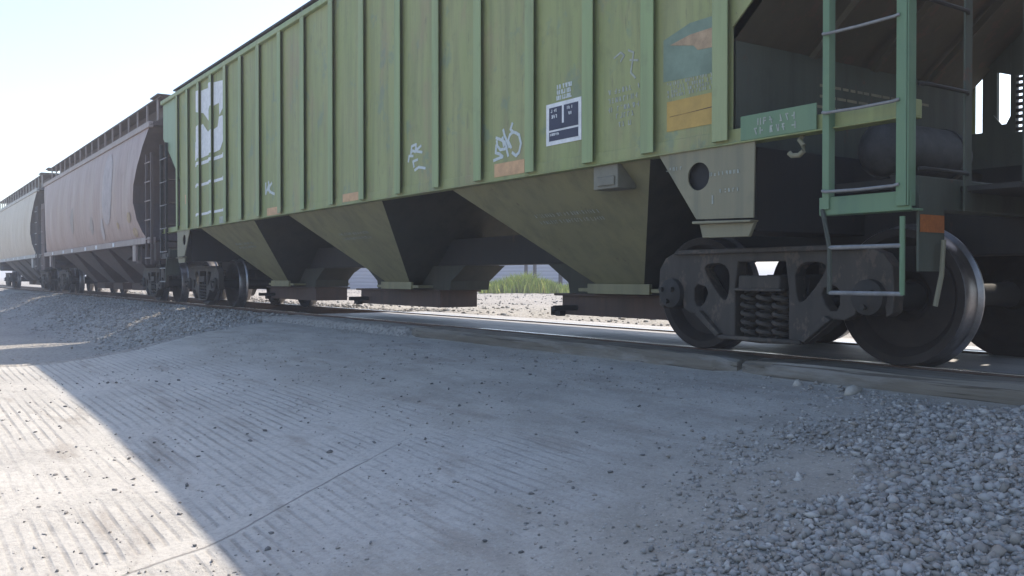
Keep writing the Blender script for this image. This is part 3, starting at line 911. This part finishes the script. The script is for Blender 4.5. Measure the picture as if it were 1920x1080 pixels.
        # corner ladder: two stiles, rungs, beam below, hanging step
        for sd in ((0,) if True else ()):
            LT = 4.22 if near_detail else 3.35
            LM = 'fresh_green' if near_detail else 'reservoir_grey'
            lad = MB().box(*B(2.95, 3.022 if near_detail else 3.0, 4.715, 4.735, .99, LT)).box(*B(2.945, 2.96, 4.715, 4.79, .99, LT)).build('corner_post', LM, car, bevel=.003)
            stl = MB().box(*B(3.47 if near_detail else 3.36, 3.518 if near_detail else 3.40, 4.72, 4.735, 1.0, LT)).box(*B(3.47 if near_detail else 3.36, 3.483 if near_detail else 3.373, 4.735, 4.78, 1.0, LT)).build('ladder_stile', LM, car, bevel=.003)
            for k in range(7 if near_detail else 5):
                z = 1.105 + .478 * k
                MB().tube([(f(3.51), 4.712, z + .008), (f(3.48), 4.70, z), (f(3.25), 4.698, z - .004), (f(3.03), 4.70, z), (f(3.0), 4.712, z + .008)], .0098, 8).build('ladder_rung', 'rung_steel', car, smooth=True)
            MB().box(*B(2.94, 3.55, 4.735, 4.75, .965, 1.075)).box(*B(2.94, 3.55, 4.75, 4.86, .965, .978)).build('ladder_beam', LM, car, bevel=.004)
            MB().tube([(f(3.52), 4.725, 1.0), (f(3.50), 4.72, .94), (f(3.455), 4.71, .76), (f(3.455), 4.71, .485)], .015, 6).build('step_hanger', 'grimy_green', car)
            MB().tube([(f(2.975), 4.71, .485), (f(2.975), 4.71, .93)], .015, 6).build('step_hanger', 'fresh_green' if near_detail else 'dark_steel', car)
            for z in (.765, .492):
                MB().tube([(f(3.455), 4.71, z), (f(2.975), 4.71, z)], .0135, 8).build('step_tread', 'rung_steel', car, smooth=True)
        # end ladder across the end
        el = MB().box(*B(2.93, 2.945, 5.275, 5.35, .98, 4.2))
        el.build('ladder_stile', 'grimy_green', car, bevel=.003)
        for k in range(7):
            z = 1.2 + .478 * k
            MB().tube([(f(2.935), 4.80, z), (f(2.91), 4.84, z), (f(2.91), 5.26, z), (f(2.935), 5.31, z)], .0125, 8).build('ladder_rung', 'dark_steel', car, smooth=True)
        # end sill with hanging reflector plate, crossover platform
        bx('end_sill', 'grimy_green', car, *B(2.97, 3.12, 4.86, 7.84, .98, 1.17), bevel=.01)
        bx('crossover_platform', 'dark_steel', car, *B(2.62, 2.97, 5.3, 7.84, 1.10, 1.13))
        pl = MB().box(*B(2.955, 2.97, 4.84, 5.10, .62, 1.06)).build('end_plate', 'grimy_green', car)
        bx('reflector', 'amber_reflector', pl, *B(2.949, 2.9545, 4.85, 5.09, .845, .945))
        # upright supports seen at the end of the body
        bx('end_post', 'grimy_green', car, *B(3.0, 3.06, 6.2, 6.28, 1.17, 3.3), bevel=.004)
        if near_detail:
            bx('end_post', 'grimy_green', car, *B(4.09, 4.215, 7.86, 7.90, 1.2, 2.5))
            bx('end_gusset', 'dark_steel', car, *B(3.0, 4.29, 7.79, 7.797, .95, 1.52))
            gu = MB().prism(pm([(3.945, 1.5), (3.945, 1.8), (3.2, 1.8), (3.2, 1.5)]), 7.80, 7.86).prism(pm([(3.945, 2.28), (3.945, 2.6), (3.2, 3.2), (3.2, 2.28)]), 7.80, 7.86).box(*B(3.905, 3.945, 7.80, 7.86, 1.8, 2.28)).box(*B(3.2, 3.6, 7.80, 7.86, 1.8, 2.28)).build('end_gusset', 'grimy_green', car)
            sl2 = MB()
            for k in range(9):
                sl2.box(*B(3.6, 3.905, 7.81, 7.84, 1.815 + k * .052, 1.842 + k * .052))
            sl2.build('step_grating', 'dark_steel', gu)
            MB().prism(pm([(4.28, 1.5), (4.28, 1.83), (4.12, 1.83), (4.09, 1.97), (4.02, 1.88), (3.98, 1.88), (3.94, 1.95), (3.94, 1.5)]), 7.80, 7.815).build('end_gusset', 'grimy_green', car)
            MB().prism(pm([(4.25, 2.50), (4.08, 2.335), (3.94, 2.285), (3.94, 2.7), (4.1, 2.6)]), 7.79, 7.80).build('end_gusset', 'grimy_green', car)
            # brake gear: reservoir, cylinder and J hook
            MB().lathe(3.72, 1.47, [(5.55, 0), (5.55, .06), (5.58, .14), (5.64, .185), (5.66, .19), (5.661, .2), (5.70, .2), (5.701, .19), (6.35, .19), (6.351, .2), (6.39, .2), (6.391, .19), (6.45, .185), (6.55, .14), (6.6, 0)], 24).build('air_reservoir', 'reservoir_grey', car, smooth=True)
            MB().box(3.5, 4.1, 5.5, 5.62, 1.17, 1.24).box(3.4, 3.5, 5.4, 7.0, 1.17, 1.25).build('reservoir_bracket', 'dark_steel', car)
            MB().tube([(3.75, 4.84, 1.50), (3.745, 4.80, 1.46), (3.71, 4.79, 1.42), (3.71, 4.79, 1.385), (3.74, 4.785, 1.362), (3.79, 4.78, 1.365), (3.81, 4.775, 1.385)], .017, 8).build('hook', 'gusset_grey', car, smooth=True)
            # air hose and lever near the wheel
            MB().tube([(2.9, 5.0, .80), (2.9, 4.98, .6), (2.92, 4.95, .42)], .014, 8).build('lever', 'gusset_grey', car, smooth=True)
            MB().tube([(2.9, 6.0, .95), (2.75, 5.7, .88), (2.6, 5.5, .82), (2.45, 5.6, .6), (2.3, 5.9, .45)], .03, 8).build('air_hose', 'rubber', car, smooth=True)
        cp = MB().box(*B(2.55, 2.97, 6.22, 6.48, .78, 1.0)).prism_s([(6.12, .72), (6.62, .72), (6.66, .88), (6.58, 1.02), (6.16, 1.02), (6.08, .88)], f(2.15), f(2.56))
        cp.build('coupler', 'dark_steel', car, bevel=.02)
    end(lambda s: s, True)
    end(mir, False)
    # sill box beside the left corner
    # ---- marks on the near side
    def sheetmark(name, poly, mat):
        """paint that runs over panels and ribs, cut where the ribs stand proud"""
        mb = MB()
        cuts = sorted([0.0] + [e for r_ in rw for e in r_] + [30.0])
        for a, b in zip(cuts[:-1], cuts[1:]):
            q = clip_half(clip_half(poly, b, True), a, False)
            if len(q) < 3 or abs(sum(q[i][0] * q[(i + 1) % len(q)][1] - q[(i + 1) % len(q)][0] * q[i][1] for i in range(len(q)))) < 1e-4:
                continue
            onrib = any(abs(a - r_[0]) < 1e-6 for r_ in rw)
            D = RD if onrib else PD
            mb.prism(q, D - .004, D - .0005)
        return mb.build(name, mat, car)
    sheetmark('logo', [(17.33, 4.03), (16.49, 3.98), (16.41, 4.04), (15.69, 3.97), (15.65, 3.55), (15.95, 3.41), (15.98, 3.62), (16.36, 3.62), (16.57, 3.38), (16.92, 3.58), (17.24, 3.64)], 'white_paint')
    sheetmark('logo', [(17.21, 3.37), (16.97, 3.39), (16.57, 3.16), (16.30, 3.20), (16.06, 3.22), (15.98, 3.38), (15.79, 3.38), (15.70, 3.22), (15.70, 2.98), (15.93, 2.80), (16.26, 2.79), (17.47, 2.77), (17.45, 3.11), (17.27, 3.19)], 'white_paint')
    for z0, z1 in ((2.65, 2.71), (2.26, 2.31), (1.72, 1.765)):
        sheetmark('logo_stripe', [(17.46, z0), (17.46, z1), (15.58, z1), (15.58, z0)], 'white_paint')
    F_ = PD - .001
    strokes(MB(), [[(6.96, 2.01), (6.99, 1.96), (6.95, 1.93), (6.90, 1.915), (6.85, 1.89), (6.82, 1.81), (6.85, 1.73), (6.90, 1.705), (6.96, 1.74)], [(6.95, 1.93), (7.00, 1.91), (7.03, 1.86), (6.98, 1.79)], [(7.11, 1.97), (7.09, 1.92), (7.05, 1.86), (7.01, 1.80)], [(7.23, 1.91), (7.14, 1.88), (7.08, 1.85), (7.05, 1.79), (7.16, 1.79), (7.21, 1.83), (7.22, 1.88)], [(7.23, 1.84), (7.24, 1.77), (7.17, 1.75), (7.12, 1.72), (7.20, 1.71), (7.27, 1.70)], [(7.05, 1.77), (7.03, 1.72)], [(7.12, 1.90), (7.10, 1.82)]], F_, .014).build('graffiti', 'spray_white', car)
    strokes(MB(), [[(9.0, 1.87), (8.98, 1.93), (8.89, 1.92)], [(8.94, 1.95), (8.92, 2.03), (8.82, 2.04), (8.84, 1.96), (8.90, 1.98), (8.94, 1.96)], [(8.83, 2.03), (8.80, 1.96), (8.69, 1.94)], [(8.71, 2.01), (8.83, 1.97)], [(8.79, 1.87), (8.89, 1.86), (8.87, 1.80)], [(8.62, 1.76), (8.76, 1.785), (8.85, 1.76)]], F_, .014).build('graffiti', 'spray_white', car)
    strokes(MB(), [[(13.62, 2.02), (13.62, 1.86), (13.50, 1.97), (13.44, 1.87)], [(13.36, 2.0), (13.53, 1.92), (13.38, 1.86), (13.25, 1.83)], [(13.5, 2.03), (13.45, 1.94)]], F_, .02).build('graffiti', 'spray_white', car)
    # data plate
    pl = MB().box(5.94, 6.43, PD - .006, PD - .001, 1.735, 2.095).build('data_panel', 'white_paint', car)
    MB().box(6.205, 6.385, PD - .0085, PD - .0065, 1.865, 2.06).box(5.98, 6.175, PD - .0085, PD - .0065, 1.865, 2.06).box(6.17, 6.21, PD - .0085, PD - .0065, 1.865, 1.91).box(5.98, 6.385, PD - .0085, PD - .0065, 1.77, 1.848).build('panel_field', 'navy_panel', pl)
    st = scribble(MB(), 6.355, 6.24, 2.015, 2.045, PD - .009, 1, .026, .006, .008)
    scribble(st, 6.345, 6.25, 1.965, 1.995, PD - .009, 1, .03, .008, .008)
    scribble(st, 6.125, 6.03, 2.015, 2.045, PD - .009, 1, .026, .006, .008)
    scribble(st, 6.11, 6.06, 1.965, 1.995, PD - .009, 1, .026, .006, .008)
    scribble(st, 6.365, 6.23, 1.81, 1.84, PD - .009, 1, .022, .006, .008)
    st.build('stencil', 'white_paint', pl)
    st = scribble(MB(), 6.28, 6.07, 2.11, 2.25, PD - .001, 3, .038, .013, .008)
    st.build('stencil', 'spray_white', car)
    # warning labels on the last bay
    pa = PD - .001
    pt = MB().prism([(4.97, 2.35), (4.70, 2.42), (4.46, 2.42), (4.46, 2.02), (4.97, 2.04)], pa - .002, pa).build('paint_patch', 'teal_patch', car)
    MB().prism([(4.90, 2.30), (4.70, 2.335), (4.46, 2.34), (4.46, 2.20), (4.62, 2.21), (4.66, 2.25)], pa - .0045, pa - .0025).build('faded_label', 'peach_paint', car)
    yl = MB().box(4.465, 4.93, pa - .004, pa, 1.665, 1.885).build('warning_label', 'yellow_panel', car)
    MB().prism([(4.9, 1.77), (4.47, 1.78), (4.47, 1.787), (4.75, 1.775), (4.9, 1.773)], pa - .0055, pa - .0045).build('label_line', 'gate_rust', yl)
    scribble(MB(), 4.93, 4.47, 1.91, 2.03, pa, 4, .024, .006, .012).build('stencil', 'faded_white', car)
    scribble(MB(), 5.60, 5.23, 1.89, 2.10, pa, 3, .04, .009, .02).build('stencil', 'faded_white', car)
    scribble(MB(), 5.50, 5.3, 1.76, 1.90, pa, 2, .04, .009, .02).build('stencil', 'faded_white', car)
    strokes(MB(), [[(5.53, 2.33), (5.45, 2.36), (5.41, 2.33), (5.45, 2.29)], [(5.36, 2.36), (5.30, 2.33), (5.33, 2.18), (5.28, 2.13)], [(5.34, 2.28), (5.25, 2.26)]], pa, .008).build('stencil', 'faded_white', car)
    for (a, b, c, d), mat in (((6.755, 7.25, 1.535, 1.66), 'faded_orange'), ((10.27, 10.75, 1.535, 1.635), 'faded_orange'), ((12.95, 13.54, 1.515, 1.63), 'faded_orange'), ((15.6, 15.95, 1.52, 1.635), 'faded_white'), ((11.30, 11.64, 1.74, 1.91), 'gate_rust'), ((17.97, 18.19, 2.0, 2.18), 'faded_orange')):
        DD = 4.783 if c < 1.63 else PD
        MB().box(a, b, (4.778 if c < 1.63 else PD - .004), DD + .004, c, d).build('reflector' if mat != 'gate_rust' else 'rust_patch', mat if mat != 'gate_rust' else 'faded_orange', car) if mat != 'gate_rust' else None
    # trucks
    bog = build_bogie(car, (-(4.41 - MID), 0, 0))
    b2 = copy_tree(bog, car)
    b2.location = (-(18.55 - MID), 0, 0)
    return car, bog
GREEN, BOG = green_car()

# ------------------------------------------------------------------ curved-side hopper cars behind it
def curved_car(s0, s1, label, pfx, logo):
    """s0/s1: body ends; the car body is a rounded shell whose ends are cut by slope sheets"""
    mid = (s0 + s1) / 2
    car = empty('hopper_car', mid, 6.35, 0)
    tag(car, label, 'rail car', 'rail cars of the train')
    PA, TR, DK = M_(pfx, 'paint'), M_(pfx, 'trim'), M_(pfx, 'dark')
    zs = [1.42, 1.6, 1.9, 2.3, 2.7, 3.1, 3.5, 3.8, 3.93]
    hw = [1.50, 1.57, 1.63, 1.665, 1.665, 1.64, 1.60, 1.555, 1.53]
    ins = [.35, .55, .85, 1.05, 1.0, .75, .38, .08, 0.0]
    n = 90
    vs, fs = [], []
    def bulge(t_, zz):
        q = math.sin(math.pi * (zz - zs[0]) / (zs[-1] - zs[0]))
        return (0.018 * math.cos(t_ * 2 * math.pi * 11) + .01 * math.sin(t_ * 41 + zz * 2)) * q
    for sd in (-1, 1):
        for i, z in enumerate(zs):
            for k in range(n + 1):
                t_ = k / n
                s = s0 + ins[i] + t_ * (s1 - s0 - 2 * ins[i])
                bul = bulge((s - s0) / (s1 - s0), z)
                vs.append((s, 6.35 + sd * (hw[i] + bul), z))
    W = n + 1
    N = W * len(zs)
    for sd in (0, 1):
        for i in range(len(zs) - 1):
            for k in range(n):
                a = sd * N + i * W + k
                fs.append((a, a + 1, a + W + 1, a + W))
    MB().add(vs, fs).build('body_shell', PA, car, smooth=True)
    for e in (0, 1):
        ev, ef = [], []
        for i, z in enumerate(zs):
            s = (s0 + ins[i]) if e == 0 else (s1 - ins[i])
            ev += [(s, 6.35 - hw[i], z), (s, 6.35 + hw[i], z)]
        for i in range(len(zs) - 1):
            ef.append((2 * i, 2 * i + 1, 2 * i + 3, 2 * i + 2))
        MB().add(ev, ef).build('slope_sheet', DK, car)
    for sd in (-1, 1):
        D = 6.35 + sd * 1.52
        MB().box(s0 - .1, s1 + .1, D - .05, D + .05, 3.90, 4.03).build('top_chord', TR, car, bevel=.01)
        D = 6.35 + sd * 1.5
        si = MB().box(s0 - .15, s1 + .15, D - .08, D + .06, 1.33, 1.47).build('side_sill', TR, car, bevel=.01)
        if sd < 0:
            for k in range(6):
                s = s0 + 3.6 + k * 2.0 + .3 * (k % 2)
                bx('reflector', 'white_paint', si, s, s + .22, D - .086, D - .079, 1.35, 1.45)
    MB().prism_s([(4.8, 3.95), (5.2, 4.2), (7.5, 4.2), (7.9, 3.95)], s0 - .1, s1 + .1).build('roof', DK, car)
    MB().box(s0 + .3, s1 - .3, 5.32, 7.38, 4.1, 4.60).build('hatch_coaming', DK, car, bevel=.03)
    wk = MB().box(s0 - .35, s1 + .35, 4.96, 5.30, 4.53, 4.565)
    for e in (s0 - .4, s1 - .3):
        wk.box(e, e + .7, 4.9, 7.8, 4.57, 4.60)
    wk.build('roof_walkway', DK, car)
    k = s0 - .1
    while k < s1 + .1:
        bx('walkway_post', TR, car, k, k + .06, 4.965, 5.0, 4.03, 4.53)
        k += .98
    # hoppers below
    w = (s1 - s0 - 5.4) / 4
    for i in range(4):
        a = s0 + 2.7 + i * w + .12
        b = a + w - .24
        m = (a + b) / 2
        top = [(a, 4.95, 1.38), (b, 4.95, 1.38), (b, 7.75, 1.38), (a, 7.75, 1.38)]
        bot = [(m - .35, 5.85, .42), (m + .35, 5.85, .42), (m + .35, 6.85, .42), (m - .35, 6.85, .42)]
        h = MB().add(top + bot, [(0, 1, 5, 4), (1, 2, 6, 5), (2, 3, 7, 6), (3, 0, 4, 7), (0, 1, 2, 3)]).build('hopper', DK, car)
        MB().box(m - .7, m + .7, 6.0, 6.7, .2, .40).build('outlet_gate', 'gate_rust', h, bevel=.006)
    for e, d in ((s0, 1), (s1, -1)):
        B = lambda a, b, *r_: (min(e + d * a, e + d * b), max(e + d * a, e + d * b), *r_)
        MB().add([(e + d * .4, 4.9, 1.40), (e + d * .4, 7.8, 1.40), (e + d * 2.75, 7.8, 1.0), (e + d * 2.75, 4.9, 1.0)], [(0, 1, 2, 3)]).build('shear_plate', DK, car)
        bx('body_bolster', DK, car, *B(1.2, 1.75, 4.9, 7.8, .9, 1.34))
        for sd in (-1, 1):
            D = 6.35 + sd * 1.53
            bx('jack_bracket', TR, car, *B(1.3, 1.62, D - .03, D + .03, .95, 1.33), bevel=.01)
        bx('end_sill', DK, car, *B(-.42, -.25, 4.85, 7.85, .95, 1.35))
        for q in (-.40, .06):
            bx('ladder_stile', TR if d < 0 else DK, car, *B(q, q + .06, 4.75, 4.80, .85, 3.3))
        for k in range(6):
            z = 1.0 + k * .42
            MB().tube([(e + d * -.37, 4.74, z), (e + d * .10, 4.74, z)], .014, 6).build('ladder_rung', TR, car)
        bx('end_post', DK, car, *B(-.30, -.22, 6.0, 6.08, 1.3, 4.2))
        bx('end_panel', DK, car, *B(-.2, -.18, 5.35, 7.4, 2.2, 4.1))
        MB().box(*B(-1.2, -.3, 6.2, 6.5, .75, 1.0)).build('coupler', 'dark_steel', car, bevel=.02)
    bx('centre_sill', DK, car, s0 - .5, s1 + .5, 6.1, 6.6, .72, 1.05)
    if logo:
        # pale worn roundel and tan patches painted on the side, following the curve
        def onshell(name, blobs, mat):
            mb = MB()
            for cs, cz, rs, rz in blobs:
                vs, fs = [], []
                for ir in range(13):
                    for k in range(20):
                        a = k * math.pi / 10
                        s = cs + rs * ir / 12 * math.cos(a)
                        z = cz + rz * ir / 12 * math.sin(a)
                        t_ = (s - s0) / (s1 - s0)
                        h_ = float(np.interp(z, zs, hw))
                        vs.append((s, 6.35 - h_ - bulge(t_, z) - .008, z))
                for ir in range(12):
                    for k in range(20):
                        a, b = ir * 20 + k, ir * 20 + (k + 1) % 20
                        fs.append((a, b, b + 20, a + 20))
                mb.add(vs, fs)
            return mb.build(name, mat, car)
        onshell('roundel', [(s0 + 4.1, 2.85, .62, .92)], 'faded_round')
        onshell('faded_mark', [(s0 + 4.9, 1.85, .24, .3)], 'faded_round')
        onshell('faded_mark', [(s0 + 6.3, 2.0, .3, .25)], TR)
        onshell('faded_mark', [(s0 + 9.5, 2.3, .35, .4)], TR)
        onshell('tan_patch', [(s0 + 1.55, 1.98, .22, .13), (s0 + 1.2, 1.62, .22, .11)], 'peach_paint')
        onshell('tan_patch', [(s0 + 2.9, 1.85, .13, .09)], 'peach_paint')
    for c in (s0 + 1.45, s1 - 1.45):
        b = copy_tree(BOG, car)
        b.location = (-(c - mid), 0, 0)
    return car
def M_(p, k):
    return p + '_' + k
curved_car(21.2, 37.45, 'dusty brown curved side hopper rail car coupled behind the green one', 'brown', True)
curved_car(39.45, 55.7, 'pale beige curved side hopper rail car at the far left, farthest one seen', 'pale', False)

# the car ahead, coupled at the right of the green one: only its end reaches near the frame, it throws part of the shade
def car_ahead():
    global ORG
    s1 = 2.0
    car = empty('hopper_car', -5.5, 6.35, 0)
    tag(car, 'dark hopper rail car coupled ahead of the green one, just past the right edge', 'rail car', 'rail cars of the train')
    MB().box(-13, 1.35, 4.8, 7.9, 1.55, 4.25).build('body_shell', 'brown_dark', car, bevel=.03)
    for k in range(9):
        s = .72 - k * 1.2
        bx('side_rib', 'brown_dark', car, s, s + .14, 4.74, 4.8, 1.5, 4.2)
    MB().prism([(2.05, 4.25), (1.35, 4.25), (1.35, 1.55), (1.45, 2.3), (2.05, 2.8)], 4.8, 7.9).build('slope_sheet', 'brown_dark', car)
    for D in (4.76, 7.88):
        bx('ladder_stile', 'brown_dark', car, 1.85, 1.91, D, D + .05, 1.0, 4.3)
    bx('end_sill', 'dark_steel', car, 1.75, 1.91, 4.85, 7.85, .95, 1.3)
    bx('centre_sill', 'dark_steel', car, -12.5, 2.15, 6.12, 6.58, .73, 1.06)
    b = copy_tree(BOG, car)
    b.location = (-(.1 + 5.5), 0, 0)
    b = copy_tree(BOG, car)
    b.location = (-(-11.5 + 5.5), 0, 0)
car_ahead()
world_org()

# ------------------------------------------------------------------ beyond the train
vdir = np.array([.82, .573]); wdir = np.array([-.573, .82])
bc = np.array([46.0, 31.5])
bld = empty('warehouse', bc[0], bc[1], -.2)
tag(bld, 'long grey blue warehouse with horizontal siding seen under the train', 'building')
def obox(mb, a0, a1, d0, d1, z0, z1):
    q = [bc + wdir * a + vdir * d for a, d in ((a0, d0), (a1, d0), (a1, d1), (a0, d1))]
    vs = [(p[0], p[1], z) for z in (z0, z1) for p in q]
    return mb.add(vs, [(0, 1, 2, 3), (4, 5, 6, 7), (0, 1, 5, 4), (1, 2, 6, 5), (2, 3, 7, 6), (3, 0, 4, 7)])
obox(MB(), -13, 13, 0, 9, -.3, 3.6).build('wall', 'wall_siding', bld)
obox(MB(), -13.3, 13.3, -.3, 9.3, 3.602, 3.8).build('roof', 'wall_roof', bld)
world_org()
def pole(s, D, h, r, label):
    o = empty('post', s, D, -.2)
    MB().tube([(s, D, -.3), (s, D, h)], r, 10, r * .8).build('shaft', 'pole_dark', o, smooth=True)
    MB().box(s - .5, s + .5, D - .05, D + .05, h - .4, h - .3).build('crossarm', 'pole_dark', o) if h > 3 else MB().box(s - r * 1.3, s + r * 1.3, D - r * 1.3, D + r * 1.3, h, h + .03).build('cap', 'pole_dark', o)
    tag(o, label, 'post', 'dark posts beyond the train')
pole(37.1, 26.35, 3.4, .10, 'left post of the dark pair in front of the warehouse')
pole(36.35, 26.35, 3.4, .10, 'right post of the dark pair in front of the warehouse')
pole(33.3, 25.6, 1.35, .11, 'short dark post at the right end of the weeds')
# weeds: many blades in clumps
n = 5200
cx = rng.uniform(-2.9, 2.2, n)
dd = rng.normal(0, .5, n)
c0 = np.array([34.6, 24.6])
pos = c0 + wdir * -cx[:, None] + vdir * dd[:, None]
hgt = (.22 + .55 * rng.random(n)) * (0.55 + .65 * np.exp(-((cx - .2) / 1.3) ** 2)) * (.6 + .7 * vnoise(cx * 2.5 + 9, dd + 5))
lean = rng.normal(0, .22, (n, 2))
wd = .012 + .014 * rng.random(n)
ang = rng.random(n) * 3.14
bx_, by_ = np.cos(ang) * wd, np.sin(ang) * wd
Z0 = -.16
V = np.zeros((n, 5, 3))
X, Y = -pos[:, 0], pos[:, 1]
V[:, 0] = np.stack([X - bx_, Y - by_, Z0 + 0 * X], -1); V[:, 1] = np.stack([X + bx_, Y + by_, Z0 + 0 * X], -1)
mx, my = X + lean[:, 0] * hgt * .45, Y + lean[:, 1] * hgt * .45
V[:, 2] = np.stack([mx + bx_ * 1.3, my + by_ * 1.3, Z0 + hgt * .6], -1); V[:, 3] = np.stack([mx - bx_ * 1.3, my - by_ * 1.3, Z0 + hgt * .6], -1)
V[:, 4] = np.stack([X + lean[:, 0] * hgt * 1.3, Y + lean[:, 1] * hgt * 1.3, Z0 + hgt], -1)
b = (np.arange(n) * 5)[:, None]
F = np.concatenate([b + np.array([[0, 1, 2]]), b + np.array([[0, 2, 3]]), b + np.array([[3, 2, 4]])])
tag(raw_mesh('weeds', V.reshape(-1, 3), F, 'weed_leaf'), 'bright green weeds in front of the warehouse, seen under the train', 'weeds', kind='stuff')

# ------------------------------------------------------------------ added haze volume, stands in for veiling glare
hz = MB()
hz.box(-950, 2600, -950, 2600, -4, 6.0)
M['haze'] = bpy.data.materials.new('haze')
M['haze'].use_nodes = True
hn = M['haze'].node_tree.nodes
hn.remove(hn['Principled BSDF'])
pv = hn.new('ShaderNodeVolumePrincipled')
pv.inputs['Density'].default_value = 0.0034
pv.inputs['Color'].default_value = (0.95, 0.95, 1.0, 1)
M['haze'].node_tree.links.new(pv.outputs[0], hn['Material Output'].inputs['Volume'])
tag(hz.build('haze', 'haze'), 'added pale haze over the whole yard, standing in for veiling glare', 'haze', kind='stuff')
